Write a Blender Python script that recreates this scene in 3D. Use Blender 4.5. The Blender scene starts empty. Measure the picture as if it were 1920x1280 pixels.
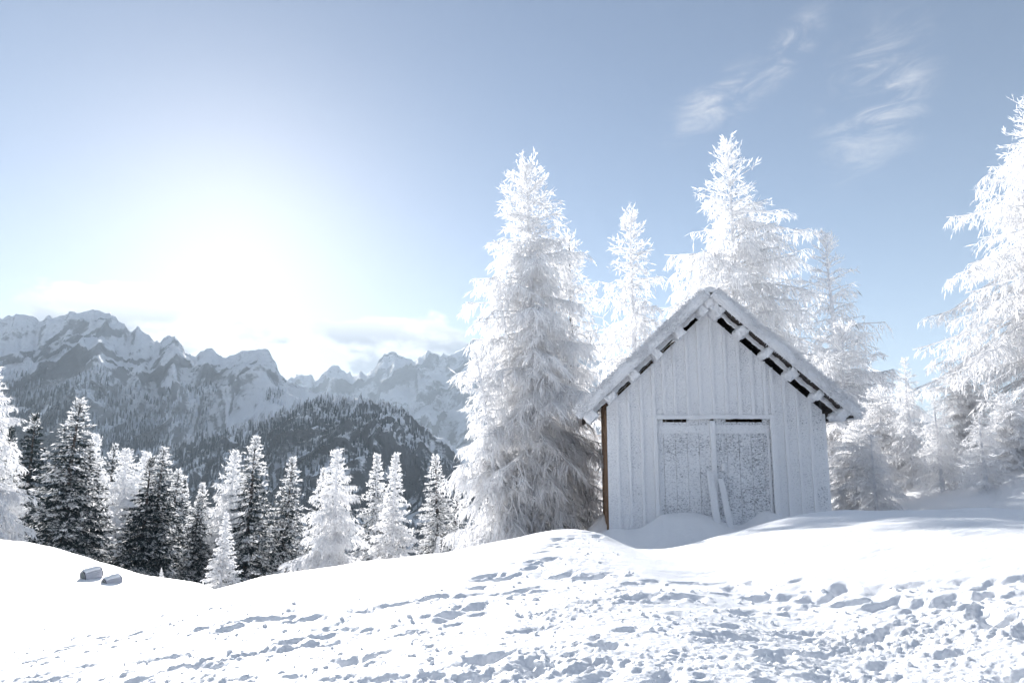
import bpy, math, random
import numpy as np
from mathutils import Vector, Euler

random.seed(7)
S = bpy.context.scene
COL = S.collection
rad = math.radians

# ------------------------------------------------------------------ camera
F_PX, CX, CY = 1280.0, 960.0, 640.0          # a 24 mm lens on a 36 mm sensor, 1920 x 1280
PITCH = rad(9.0)
EYE = np.array([0.0, 0.0, 1.65])
cd = bpy.data.cameras.new('camera')
cd.sensor_width = 36.0
cd.lens = 24.0
cd.clip_start = 0.1
cd.clip_end = 30000.0
cam = bpy.data.objects.new('camera', cd)
COL.objects.link(cam)
cam.location = EYE
cam.rotation_euler = (math.pi / 2 + PITCH, 0, 0)
S.camera = cam

def ray(px, py):
    a, b = px - CX, CY - py
    return np.array([a, F_PX * math.cos(PITCH) - b * math.sin(PITCH), F_PX * math.sin(PITCH) + b * math.cos(PITCH)])

def at(px, py, Y):
    """world point seen at photo pixel (px, py) that lies Y metres ahead"""
    r = ray(px, py)
    return EYE + r * (Y / r[1])

def to_px(x, y, z):
    dx, dy, dz = x - EYE[0], y - EYE[1], z - EYE[2]
    d = dy * math.cos(PITCH) + dz * math.sin(PITCH)
    u = -dy * math.sin(PITCH) + dz * math.cos(PITCH)
    d = np.maximum(d, 0.05)
    return CX + F_PX * dx / d, CY - F_PX * u / d

# ------------------------------------------------------------------ sun, sky, exposure
sr = ray(440, 410)
SUN = sr / np.linalg.norm(sr)
SUN_EL = math.asin(SUN[2])
SUN_AZ = math.atan2(SUN[0], SUN[1])           # clockwise from +Y
sd = bpy.data.lights.new('sun', 'SUN')
sd.energy = 5.0
sd.angle = rad(0.6)
sd.color = (1.0, 0.965, 0.93)
sun = bpy.data.objects.new('sun', sd)
COL.objects.link(sun)
sun.rotation_euler = Vector(SUN).to_track_quat('Z', 'Y').to_euler()

W = bpy.data.worlds.new('World')
S.world = W
W.use_nodes = True
wt = W.node_tree
wt.nodes.clear()

class NT:
    """small helper to write node trees"""
    def __init__(self, tree): self.t = tree
    def n(self, kind, **kw):
        nd = self.t.nodes.new(kind)
        for k, v in kw.items(): setattr(nd, k, v)
        return nd
    def put(self, sock, v):
        if isinstance(v, bpy.types.NodeSocket): self.t.links.new(v, sock)
        else: sock.default_value = v
    def math(self, op, a, b=0.0, c=None, clamp=False):
        nd = self.n('ShaderNodeMath', operation=op, use_clamp=clamp)
        self.put(nd.inputs[0], a); self.put(nd.inputs[1], b)
        if c is not None: self.put(nd.inputs[2], c)
        return nd.outputs[0]
    def ramp(self, v, a, b, lo=0.0, hi=1.0, smooth=True):
        nd = self.n('ShaderNodeMapRange', interpolation_type='SMOOTHSTEP' if smooth else 'LINEAR')
        for i, x in enumerate((v, a, b, lo, hi)): self.put(nd.inputs[i], x)
        return nd.outputs[0]
    def noise(self, vec, scale, detail=4.0, rough=0.5, dist=0.0, kind='FBM'):
        nd = self.n('ShaderNodeTexNoise')
        nd.noise_dimensions = '3D'
        if kind != 'FBM': nd.noise_type = kind
        if vec is not None: self.put(nd.inputs['Vector'], vec)
        self.put(nd.inputs['Scale'], scale); self.put(nd.inputs['Detail'], detail)
        self.put(nd.inputs['Roughness'], rough); self.put(nd.inputs['Distortion'], dist)
        return nd.outputs['Fac']
    def mix(self, f, a, b):
        nd = self.n('ShaderNodeMix', data_type='RGBA')
        self.put(nd.inputs[0], f); self.put(nd.inputs[6], a); self.put(nd.inputs[7], b)
        return nd.outputs[2]
    def mapv(self, vec, loc=(0, 0, 0), rot=(0, 0, 0), scale=(1, 1, 1)):
        nd = self.n('ShaderNodeMapping')
        self.put(nd.inputs[0], vec)
        nd.inputs[1].default_value = loc; nd.inputs[2].default_value = rot; nd.inputs[3].default_value = scale
        return nd.outputs[0]

w = NT(wt)
geo = w.n('ShaderNodeTexCoord').outputs['Generated']      # world: the direction looked in
sky = w.n('ShaderNodeTexSky', sky_type='NISHITA')
sky.sun_disc = False
sky.sun_elevation = SUN_EL
sky.sun_rotation = SUN_AZ
sky.altitude = 1700
sky.air_density = 1.0
sky.dust_density = 0.85
sky.ozone_density = 2.2
hs = w.n('ShaderNodeHueSaturation')
hs.inputs['Saturation'].default_value = 0.86
w.put(hs.inputs['Color'], sky.outputs[0])
sep = w.n('ShaderNodeSeparateXYZ'); w.put(sep.inputs[0], geo)
X, Y, Z = sep.outputs

def spot(px, py, rx, ry, rot=0.0):
    """soft elliptical patch of sky round the direction of a photo pixel, radii in degrees"""
    d = ray(px, py); d /= np.linalg.norm(d)
    q = Vector(d).to_track_quat('Y', 'Z').to_euler()
    mp = w.n('ShaderNodeMapping', vector_type='TEXTURE')
    w.put(mp.inputs[0], geo)
    mp.inputs[1].default_value = d
    mp.inputs[2].default_value = (Vector(d).to_track_quat('Y', 'Z') @ Euler((0, -rot, 0)).to_quaternion()).to_euler()
    mp.inputs[3].default_value = (rad(rx), 0.6, rad(ry))
    ln = w.n('ShaderNodeVectorMath', operation='LENGTH'); w.put(ln.inputs[0], mp.outputs[0])
    return w.ramp(ln.outputs['Value'], 0.0, 1.3, 1.0, 0.0)

# cumulus banks low over the mountains, all round the horizon
cv = w.mapv(geo, loc=(0.3, 0.1, 0.0), scale=(1, 1, 2.1))
cn = w.noise(cv, 8.0, 6, 0.55)
away = w.ramp(Y, 0.2, 0.55, 0.75, 0.0)                      # general banks lie round the rest of the horizon
cover = w.math('MULTIPLY', away, w.ramp(Z, 0.10, 0.22, 1, 0))
for a in ((330, 600, 12.0, 3.9, 0.03), (720, 640, 9.5, 2.9, 0.03)):
    cover = w.math('MAXIMUM', cover, spot(*a))
cum = w.ramp(w.math('ADD', cover, w.math('MULTIPLY', w.math('SUBTRACT', cn, 0.5), 3.2)), 0.40, 0.62)
cum = w.math('MULTIPLY', cum, w.ramp(cover, 0.02, 0.30))
shade = w.math('MULTIPLY', w.ramp(cn, 0.44, 0.60), w.ramp(Z, 0.14, 0.20, 1.0, 0.0))
ccol = w.mix(shade, (11.0, 11.0, 11.1, 1), (3.4, 3.6, 4.0, 1))
# thin cirrus wisps high up
wv = w.mapv(geo, rot=(0, rad(-38), 0), scale=(2.6, 1.4, 6.5))
wn = w.noise(wv, 5.0, 6, 0.66, 1.2)
wcov = w.math('MULTIPLY', w.ramp(Y, -0.1, 0.35, 1.0, 0.0), w.ramp(Z, 0.2, 0.4))
for a in ((1350, 190, 5.0, 2.0, 0.45), (1480, 95, 3.5, 1.4, 0.8), (1640, 190, 3.6, 6.0, -0.35)):
    wcov = w.math('MAXIMUM', wcov, spot(*a))
wis = w.math('MULTIPLY', w.math('MULTIPLY', w.ramp(wn, 0.40, 0.78), wcov), 0.95)
c1 = w.mix(wis, hs.outputs[0], (6.5, 6.5, 6.8, 1))
c2 = w.mix(w.math('MULTIPLY', cum, 0.9), c1, ccol)
bg = w.n('ShaderNodeBackground')
bg.inputs['Strength'].default_value = 0.050
w.put(bg.inputs['Color'], c2)
wo = w.n('ShaderNodeOutputWorld')
wt.links.new(bg.outputs[0], wo.inputs['Surface'])

S.view_settings.view_transform = 'Standard'
S.view_settings.look = 'None'
S.view_settings.gamma = 1.0
S.view_settings.exposure = 1.36
S.view_settings.use_curve_mapping = False
S.render.engine = 'CYCLES'
S.cycles.use_denoising = True
S.cycles.use_adaptive_sampling = True
S.cycles.adaptive_threshold = 0.04
S.cycles.max_bounces = 12
S.cycles.diffuse_bounces = 9
S.cycles.glossy_bounces = 2
S.cycles.transmission_bounces = 4
S.cycles.volume_bounces = 0
S.cycles.transparent_max_bounces = 4
S.cycles.sample_clamp_indirect = 6.0

# ------------------------------------------------------------------ numeric noise
_rs = np.random.RandomState(3)
_PERM = np.tile(_rs.permutation(256), 3)
_GR = np.array([(math.cos(a), math.sin(a)) for a in np.linspace(0, 2 * math.pi, 32, endpoint=False)])

def perlin(x, y, seed=0):
    x = np.asarray(x, float) + seed * 17.31; y = np.asarray(y, float) + seed * 9.77
    xi = np.floor(x).astype(int); yi = np.floor(y).astype(int)
    xf, yf = x - xi, y - yi
    u = xf * xf * xf * (xf * (xf * 6 - 15) + 10); v = yf * yf * yf * (yf * (yf * 6 - 15) + 10)
    def g(ix, iy, fx, fy):
        h = _PERM[_PERM[ix & 255] + (iy & 255)] & 31
        return _GR[h, 0] * fx + _GR[h, 1] * fy
    a = g(xi, yi, xf, yf); b = g(xi + 1, yi, xf - 1, yf); c = g(xi, yi + 1, xf, yf - 1); d = g(xi + 1, yi + 1, xf - 1, yf - 1)
    return (a + (b - a) * u + (c - a) * v + (a - b - c + d) * u * v) * 1.5

def fbm(x, y, octv=5, gain=0.5, seed=0):
    s = 0; a = 1.0
    for o in range(octv):
        s = s + a * perlin(x * 2 ** o, y * 2 ** o, seed + o); a *= gain
    return s

def ridged(x, y, octv=5, gain=0.5, seed=0):
    s = 0; a = 1.0; wgt = 1.0
    for o in range(octv):
        r = (1 - np.abs(perlin(x * 2 ** o, y * 2 ** o, seed + o))) ** 2 * wgt
        s = s + a * r; wgt = np.clip(r * 1.6, 0, 1); a *= gain
    return s

def smooth(a, b, v):
    t = np.clip((v - a) / (b - a), 0, 1)
    return t * t * (3 - 2 * t)

# ------------------------------------------------------------------ materials
def material(name):
    m = bpy.data.materials.new(name)
    m.use_nodes = True
    m.node_tree.nodes.clear()
    n = NT(m.node_tree)
    out = n.n('ShaderNodeOutputMaterial')
    return m, n, out

def principled(n, out, color, rough=0.7, spec=0.2, normal=None):
    b = n.n('ShaderNodeBsdfPrincipled')
    n.put(b.inputs['Base Color'], color); n.put(b.inputs['Roughness'], rough)
    b.inputs['Specular IOR Level'].default_value = spec
    if normal is not None: n.put(b.inputs['Normal'], normal)
    if out is not None: n.t.links.new(b.outputs[0], out.inputs['Surface'])
    return b.outputs[0]

def bump(n, h, strength, dist):
    b = n.n('ShaderNodeBump')
    b.inputs['Strength'].default_value = strength; b.inputs['Distance'].default_value = dist
    n.put(b.inputs['Height'], h)
    return b.outputs[0]

def obj_co(n): return n.n('ShaderNodeTexCoord').outputs['Object']

def mat_snow():
    m, n, out = material('snow')
    co = obj_co(n)
    f1 = n.noise(co, 9.0, 6, 0.65); f2 = n.noise(co, 60.0, 4, 0.7)
    h = n.math('ADD', n.math('MULTIPLY', f1, 0.035), n.math('MULTIPLY', f2, 0.012))
    tint = n.mix(n.noise(co, 0.7, 3), (0.91, 0.92, 0.94, 1), (0.94, 0.945, 0.95, 1))
    principled(n, out, tint, 0.55, 0.25, bump(n, h, 0.55, 1.0))
    return m
SNOW = mat_snow()

def mat_mountain(name, rock_a, rock_b, lo, hi, scale):
    m, n, out = material(name)
    g = n.n('ShaderNodeNewGeometry')
    co = n.mapv(obj_co(n), scale=(1, 1, 1))
    s = n.n('ShaderNodeSeparateXYZ'); n.put(s.inputs[0], g.outputs['Normal'])
    big = n.noise(co, 0.012 * scale, 6, 0.62)
    fine = n.noise(co, 0.07 * scale, 6, 0.7)
    strat = n.noise(n.mapv(co, rot=(rad(20), rad(28), 0), scale=(1, 1, 3.4)), 0.035 * scale, 5, 0.7)
    v = n.math('ADD', s.outputs[2], n.math('MULTIPLY', n.math('SUBTRACT', big, 0.5), 0.5))
    v = n.math('ADD', v, n.math('MULTIPLY', n.math('SUBTRACT', fine, 0.5), 0.9))
    v = n.math('ADD', v, n.math('MULTIPLY', n.math('SUBTRACT', strat, 0.5), 0.7))
    v = n.math('ADD', v, n.math('MULTIPLY', n.math('SUBTRACT', n.noise(co, 0.24 * scale, 4, 0.7), 0.5), 0.7))
    snow = n.ramp(v, lo, hi)
    rock = n.mix(n.noise(co, 0.05 * scale, 5, 0.7), rock_a, rock_b)
    col = n.mix(snow, rock, (0.92, 0.93, 0.95, 1))
    h = n.math('ADD', n.math('MULTIPLY', fine, 9.0), n.math('MULTIPLY', strat, 14.0))
    principled(n, out, col, 0.8, 0.1, bump(n, h, 0.7, 1.0 / scale))
    return m

# ------------------------------------------------------------------ mesh helpers
def mesh_from(name, verts, faces, mats, smooth_shade=False):
    """verts (n,3), faces (m,4) or (m,3) integer arrays, or a plain list"""
    me = bpy.data.meshes.new(name)
    if isinstance(faces, np.ndarray):
        v = np.ascontiguousarray(verts, dtype=np.float32); f = np.ascontiguousarray(faces, dtype=np.int32)
        k = f.shape[1]
        me.vertices.add(len(v)); me.vertices.foreach_set('co', v.ravel())
        me.loops.add(f.size); me.loops.foreach_set('vertex_index', f.ravel())
        me.polygons.add(len(f)); me.polygons.foreach_set('loop_start', np.arange(0, f.size, k, dtype=np.int32))
        me.update(calc_edges=True)
    else:
        me.from_pydata([tuple(map(float, p)) for p in verts], [], faces)
    me.polygons.foreach_set('use_smooth', np.full(len(me.polygons), smooth_shade))
    for m in (mats if isinstance(mats, (list, tuple)) else [mats]): me.materials.append(m)
    me.update()
    return me

def add(name, me, parent=None):
    o = bpy.data.objects.new(name, me)
    COL.objects.link(o)
    if parent is not None: o.parent = parent
    return o

def thing(name, loc, label, cat, rz=0.0, group=None):
    o = bpy.data.objects.new(name, None)
    COL.objects.link(o)
    o.empty_display_size = 0.2
    o.location = loc; o.rotation_euler = (0, 0, rz)
    o['label'] = label; o['category'] = cat
    if group: o['group'] = group
    return o

def tag(o, label=None, cat=None, group=None, kind=None):
    for k, v in (('label', label), ('category', cat), ('group', group), ('kind', kind)):
        if v: o[k] = v
    return o

def grid_faces(nr, nc):
    i = np.arange(nr * nc).reshape(nr, nc)
    return np.stack([i[:-1, :-1], i[:-1, 1:], i[1:, 1:], i[1:, :-1]], -1).reshape(-1, 4)
W.cycles.sampling_method = 'MANUAL'
W.cycles.sample_map_resolution = 256

# ------------------------------------------------------------------ hut frame (needed by the ground round it)
HUT_YAW = rad(-6.0)
HUT_O = at(1142, 997, 20.0)                    # front left corner of the wall at snow level
_hx = np.array([math.cos(HUT_YAW), math.sin(HUT_YAW), 0.0]); _hy = np.array([-math.sin(HUT_YAW), math.cos(HUT_YAW), 0.0])

def hut_px(px, py, yl=0.0):
    """(x, z) in the hut's frame of the point of the plane y = yl that is seen at a photo pixel"""
    r = ray(px, py)
    d = HUT_O + _hy * yl - EYE
    t = d.dot(_hy) / r.dot(_hy)
    p = EYE + r * t - HUT_O
    return float(p.dot(_hx)), float(p[2])

# ------------------------------------------------------------------ the snowy ground, one sheet
_cp = np.array([  # photo column, photo row of the crest, metres to the crest
    (-900, 985, 22), (-300, 985, 22), (0, 1021, 20), (60, 1043, 19.5), (150, 1079, 19), (235, 1090, 18), (300, 1122, 16), (340, 1119, 14), (400, 1105, 13),
    (500, 1084, 12.5), (600, 1068, 12.2), (700, 1052, 12.2), (800, 1041, 12.4), (880, 1031, 12.8), (960, 1016, 13.5),
    (1000, 1005, 14.2), (1040, 995, 15), (1080, 990, 15.5), (1130, 1000, 15), (1180, 1022, 13.5), (1250, 1027, 12.6), (1300, 1020, 12.3), (1400, 999, 12),
    (1480, 978, 12), (1560, 960, 12), (1650, 953, 12), (1710, 952, 12), (1800, 954, 12), (1920, 958, 12), (2300, 965, 12), (3000, 980, 12)], float)
_cw = np.array([at(a, b, c) for a, b, c in _cp])
_gx = np.arange(-40, 40, 0.1)
_ker = np.exp(-(np.arange(-14, 15) * 0.1 / 0.45) ** 2); _ker /= _ker.sum()
def _smooth_curve(v):
    g = np.interp(_gx, _cw[:, 0], v)
    return np.convolve(np.pad(g, 14, mode='edge'), _ker, 'valid')
_gyc, _gzc = _smooth_curve(_cw[:, 1]), _smooth_curve(_cw[:, 2])

def ground_z(x, y):
    x = np.asarray(x, float); y = np.asarray(y, float)
    # beyond the crest the profile follows the line of slope, fanned out a little
    xc = x * np.where(y > 22, 22 / np.maximum(y, 22), 1.0)
    yc = np.interp(xc, _gx, _gyc); zc = np.interp(xc, _gx, _gzc)
    mc = (zc - EYE[2]) / yc
    ml = -0.035
    near = (zc + ml * (y - yc)) * smooth(-3.0, 4.6, y)
    d = np.maximum(y - yc, 0)
    fall = zc + ml * d + (mc * 1.06 - ml) * d * d / (d + 1.2) - 0.010 * np.minimum(d, 12) ** 2 - np.maximum(0, 0.21 + mc) * np.maximum(d - 14, 0)
    z = np.where(y <= yc, near, fall)
    # the level shelf the hut stands on, rising towards the right
    xl = (x - HUT_O[0]) * _hx[0] + (y - HUT_O[1]) * _hx[1]; yl = (x - HUT_O[0]) * _hy[0] + (y - HUT_O[1]) * _hy[1]
    shelf = HUT_O[2] - 0.03 * np.clip(xl, 0, 8) + 0.036 * np.clip(xl - 5.6, 0, 9) ** 2 - 0.06 * np.clip(-yl, 0, 6)
    ws = smooth(-2.2, 0.2, xl) * (1 - smooth(16, 24, xl)) * smooth(-5.2, -1.5, yl) * (1 - smooth(10, 18, yl))
    z = z * (1 - ws) + np.maximum(shelf, z * 0 - 99) * ws
    # drift blown against the doors
    for cx, cz_, sx, sy, pw in ((2.05, 0.40, 1.05, 1.7, 4), (4.40, 0.50, 0.55, 2.4, 2), (3.3, 0.32, 2.7, 2.6, 2)):
        z = z + cz_ * np.exp(-np.abs((xl - cx) / sx) ** pw) * np.exp(-(np.minimum(yl + 0.25, 0) / sy) ** 2) * (yl < 1.2)
    z = z - 0.38 * np.exp(-((yl + 4.6) / 1.7) ** 2) * smooth(-0.5, 1.5, xl) * (1 - smooth(8, 14, xl))
    z = z + 0.09 * fbm(x * 0.9, y * 0.7, 3, 0.5, 15) * ws * (yl < 0.3)
    z = z + 0.10 * fbm(x * 0.28, y * 0.28, 3, 0.5, 5) * smooth(3, 9, y) * (1 - smooth(30, 60, y))
    return z

def build_ground():
    rows = np.concatenate([np.linspace(-40, 2.4, 14), np.geomspace(2.6, 16.5, 500), np.linspace(16.6, 34, 70), np.geomspace(34.6, 470, 70)])
    core = np.linspace(-1.06, 1.06, 620)
    ext = 1.08 + np.geomspace(0.01, 12.0, 34)
    s = np.concatenate([-ext[::-1], core, ext])
    wv = 0.80 * np.maximum(rows, 4.0) + 0.3
    x = s[None, :] * wv[:, None] * np.ones((len(rows), 1)); y = np.repeat(rows[:, None], len(s), 1)
    z = ground_z(x, y)
    px, py = to_px(x, y, z)
    bx = [-400, 0, 200, 300, 420, 520, 600, 700, 800, 950, 1030, 1075, 1140, 1175, 1210, 1250, 1400, 1600, 1760, 1920, 2400]
    by = [1160, 1168, 1160, 1135, 1106, 1118, 1124, 1108, 1094, 1050, 1006, 986, 990, 1035, 1062, 1080, 1082, 1092, 1078, 1062, 1055]
    edge = np.interp(px, bx, by) + 14 * perlin(x * 1.3, y * 1.3, 41)
    tramp = smooth(-6, 34, py - edge) * (y > 1.0) * (y < 18.5)
    deep = smooth(20, 120, py - edge) * 0.6 + 0.4
    # churned snow
    q = fbm(x * 0.9, y * 0.9, 3, 0.5, 11)
    rough = 0.040 * (np.abs(perlin(x * 2.6, y * 3.4, 21)) - 0.3) + 0.028 * perlin(x * 5.1, y * 6.0, 22)
    rough = rough + 0.040 * np.abs(perlin(x * 10.5, y * 12, 23)) + 0.030 * perlin(x * 23, y * 25, 24) + 0.018 * perlin(x * 41, y * 44, 25)
    z = z + tramp * deep * rough * (0.24 + 0.30 * smooth(-0.15, 0.6, q))
    # wind ripples on the untouched bank
    z = z + (1 - tramp) * 0.006 * perlin(x * 2.2 + y * 0.5, y * 7.0, 31) * (y < 25)
    # footprints: elongated holes with a kicked-up rim
    rs = np.random.RandomState(5)
    feet = []
    def path(pts, n, spread, sz=1.0):
        pts = np.array(pts, float); k = np.linspace(0, len(pts) - 1, n)
        ax = np.interp(k, range(len(pts)), pts[:, 0]); ay = np.interp(k, range(len(pts)), pts[:, 1])
        for a, b in zip(ax, ay):
            feet.append((a + rs.normal(0, spread), b + rs.normal(0, spread * 0.35), sz))
    path([(0, 1245), (300, 1180), (620, 1150), (900, 1100), (1010, 1050), (1060, 1010), (1120, 992)], 60, 14, 1.0)
    path([(60, 1275), (480, 1215), (860, 1150), (1040, 1085), (1150, 1075)], 40, 16, 1.1)
    path([(1180, 1100), (1300, 1092), (1420, 1098), (1600, 1105), (1780, 1100), (1920, 1085)], 13, 12, 1.15)
    path([(1120, 1130), (1300, 1118), (1500, 1125), (1700, 1128), (1920, 1110)], 18, 14, 1.1)
    for _ in range(110):
        feet.append((rs.uniform(-60, 1980), 1085 + 200 * rs.uniform(0, 1) ** 0.7, rs.uniform(0.6, 1.15)))
    for a, b, sz in feet:
        yy = 0.0
        lo, hi = 2.6, 17.5                                     # depth of the ground under that pixel
        for _ in range(30):
            mid = (lo + hi) / 2
            p = at(a, b, mid)
            if p[2] > ground_z(p[0], p[1]): lo = mid
            else: hi = mid
        p = at(a, b, lo)
        if not (2.7 < p[1] < 17): continue
        i0, i1 = np.searchsorted(rows, [p[1] - 0.55, p[1] + 0.55])
        wr = 0.80 * max(p[1], 4.0) + 0.3
        j0, j1 = np.searchsorted(s, [(p[0] - 0.6) / wr, (p[0] + 0.6) / wr])
        if i1 <= i0 or j1 <= j0: continue
        X_, Y_ = x[i0:i1, j0:j1] - p[0], y[i0:i1, j0:j1] - p[1]
        ang = rs.normal(0.35, 0.6)
        u = (X_ * math.cos(ang) + Y_ * math.sin(ang)) / (0.17 * sz * rs.uniform(0.85, 1.4)); v = (-X_ * math.sin(ang) + Y_ * math.cos(ang)) / (0.085 * sz * rs.uniform(0.9, 1.3))
        r = np.sqrt(u * u + v * v) + 0.22 * perlin(X_ * 9 + a, Y_ * 9 + b, 3)
        dep = rs.uniform(0.014, 0.052) * sz
        z[i0:i1, j0:j1] += -dep * (1 - smooth(0.25, 1.3, r)) + 0.22 * dep * np.exp(-((r - 1.35) / 0.28) ** 2) * (0.6 + 0.8 * perlin(X_ * 14, Y_ * 14, 8))
    v = np.stack([x, y, z], -1).reshape(-1, 3)
    o = add('ground', mesh_from('ground', v, grid_faces(len(rows), len(s)), SNOW, True))
    o['kind'] = 'structure'
    # loose clods kicked out of the tracks
    ok = np.argwhere((tramp > 0.6) & (y > 2.7) & (y < 16) & (np.abs(s)[None, :] < 1.0))
    pick = ok[rs.choice(len(ok), 3000, replace=False)]
    ico_v, ico_f = ico()
    V, Fc = [], []
    for k, (i, j) in enumerate(pick):
        r = 0.005 + 0.024 * rs.uniform(0, 1) ** 3.2
        vv = ico_v * (r * rs.uniform(0.7, 1.3, (12, 1))) * np.array([rs.uniform(0.8, 1.5), rs.uniform(0.8, 1.4), rs.uniform(0.6, 0.95)])
        V.append(vv + np.array([x[i, j], y[i, j], z[i, j] + r * 0.25])); Fc.append(ico_f + 12 * k)
    o = add('snow_clods', mesh_from('snow_clods', np.concatenate(V), np.concatenate(Fc), SNOW, True))
    tag(o, 'loose clods of snow kicked up along the trampled tracks', 'snow', kind='stuff')

def ico():
    p = (1 + 5 ** 0.5) / 2
    v = np.array([(-1, p, 0), (1, p, 0), (-1, -p, 0), (1, -p, 0), (0, -1, p), (0, 1, p), (0, -1, -p), (0, 1, -p), (p, 0, -1), (p, 0, 1), (-p, 0, -1), (-p, 0, 1)], float)
    f = np.array([(0, 11, 5), (0, 5, 1), (0, 1, 7), (0, 7, 10), (0, 10, 11), (1, 5, 9), (5, 11, 4), (11, 10, 2), (10, 7, 6), (7, 1, 8), (3, 9, 4), (3, 4, 2), (3, 2, 6), (3, 6, 8), (3, 8, 9), (4, 9, 5), (2, 4, 11), (6, 2, 10), (8, 6, 7), (9, 8, 1)])
    return v / np.linalg.norm(v[0]), f
build_ground()

# ------------------------------------------------------------------ mountains
M_LEFT = mat_mountain('rock_and_snow', (0.18, 0.185, 0.20, 1), (0.40, 0.405, 0.415, 1), 0.30, 0.68, 1.0)
M_CLIFF = mat_mountain('cliff', (0.05, 0.058, 0.066, 1), (0.14, 0.148, 0.155, 1), 0.56, 0.90, 2.0)
M_FAR = mat_mountain('far_rock', (0.20, 0.205, 0.215, 1), (0.36, 0.36, 0.37, 1), 0.46, 0.80, 0.6)

def mountain(name, crest, D, base_D, base_z, ncol, nrow, mat, amp, jag, scale, power, seed, label):
    c = np.array(crest, float)
    px = np.linspace(c[0, 0], c[-1, 0], ncol)
    py = np.interp(px, c[:, 0], c[:, 1])
    Dc = np.full(ncol, float(D)) if np.isscalar(D) else np.interp(px, [p[0] for p in D], [p[1] for p in D])
    top = np.array([at(a, b, d) for a, b, d in zip(px, py, Dc)])
    az = top[:, 0] / top[:, 1]
    t = np.concatenate([np.linspace(0, 1, nrow) ** 0.9, 1 + np.linspace(0.03, 0.5, 14)])
    T = np.minimum(t, 1)[:, None]; B = np.maximum(t - 1, 0)[:, None]
    yv = base_D + (Dc[None, :] - base_D) * T + B * Dc[None, :] * 0.5
    zv = base_z + (top[:, 2][None, :] - base_z) * (0.42 * T + 0.58 * T ** power) - B * (top[:, 2][None, :] - base_z) * 1.3
    xv = yv * az[None, :]
    env = (np.sin(np.pi * np.clip(t, 0, 1.0)) ** 0.6)[:, None] * np.ones_like(xv)
    q = 1 / scale
    wx = xv + 0.35 * scale * fbm(xv * q * 0.6, yv * q * 0.6, 3, 0.5, seed + 9); wy = yv * 0.55 + 0.35 * scale * fbm(xv * q * 0.6 + 7, yv * q * 0.6, 3, 0.5, seed + 19)
    r = ridged(wx * q, wy * q, 6, 0.52, seed) - 1.0
    r2 = ridged(wx * q * 3.1, zv * q * 2.2, 5, 0.55, seed + 3) - 1.0
    zv = zv + env * amp * r
    yv = yv - env * amp * 0.9 * r2
    j = jag * (ridged(px[None, :] * 0.045, t[:, None] * 2, 5, 0.6, seed + 5) - 1.05)
    zv = zv + j * smooth(0.55, 1.0, t)[:, None]
    xv = yv * az[None, :] + env * amp * 0.25 * fbm(zv * q * 3, yv * q, 3, 0.5, seed + 30)
    v = np.stack([xv, yv, zv], -1)
    o = add(name, mesh_from(name, v.reshape(-1, 3), grid_faces(len(t), ncol), mat, True))
    o['kind'] = 'structure'; o['label'] = label
    return v, t

SKY_L = [(-420, 640), (-300, 600), (-150, 615), (-60, 590), (0, 598), (20, 592), (45, 586), (62, 593), (75, 602), (92, 592), (112, 594), (130, 586), (150, 588), (165, 582), (195, 584), (212, 592), (228, 604), (245, 620), (258, 613), (275, 624), (290, 641), (300, 640), (318, 628), (333, 633), (345, 655), (358, 668), (372, 663), (395, 653), (405, 662), (412, 668), (440, 666), (455, 657), (480, 654), (500, 656), (512, 672), (522, 694), (535, 712), (560, 724), (600, 736), (650, 748), (720, 775), (800, 815), (900, 860), (1000, 890)]
V_L, T_L = mountain('mountain_left', SKY_L, [(-420, 1150), (300, 1350), (560, 1280), (1000, 1150)], 430, -105, 500, 200, M_LEFT, 60, 4, 250.0, 2.3, 50, 'snow dusted grey massif rising to the left above the forest')
SKY_C = [(60, 900), (150, 872), (260, 850), (360, 826), (450, 802), (520, 778), (570, 760), (610, 750), (650, 746), (690, 749), (715, 753), (740, 759), (760, 770), (778, 785), (800, 803), (825, 824), (850, 846), (880, 880), (930, 930), (1000, 985)]
V_C, T_C = mountain('mountain_cliff', SKY_C, 760, 430, -110, 340, 150, M_CLIFF, 36, 3, 110.0, 1.5, 80, 'dark wooded cliff ridge dropping to the right in the middle distance')
SKY_F = [(300, 740), (480, 716), (538, 718), (552, 708), (572, 699), (590, 712), (606, 700), (624, 684), (640, 694), (655, 700), (672, 701), (681, 697), (690, 702), (697, 696), (706, 688), (716, 668), (742, 658), (760, 668), (766, 678), (771, 669), (777, 680), (790, 668), (798, 663), (812, 668), (818, 664), (826, 669), (842, 663), (860, 655), (880, 643), (900, 634), (940, 640), (1000, 652), (1100, 668), (1300, 690), (1500, 715), (1600, 728), (1660, 742), (1690, 772), (1760, 800), (2100, 815), (2600, 790)]
V_F, T_F = mountain('mountain_far', SKY_F, 2700, 1500, -120, 460, 110, M_FAR, 120, 14, 440.0, 1.7, 120, 'pale jagged far range fading into the haze')

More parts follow.
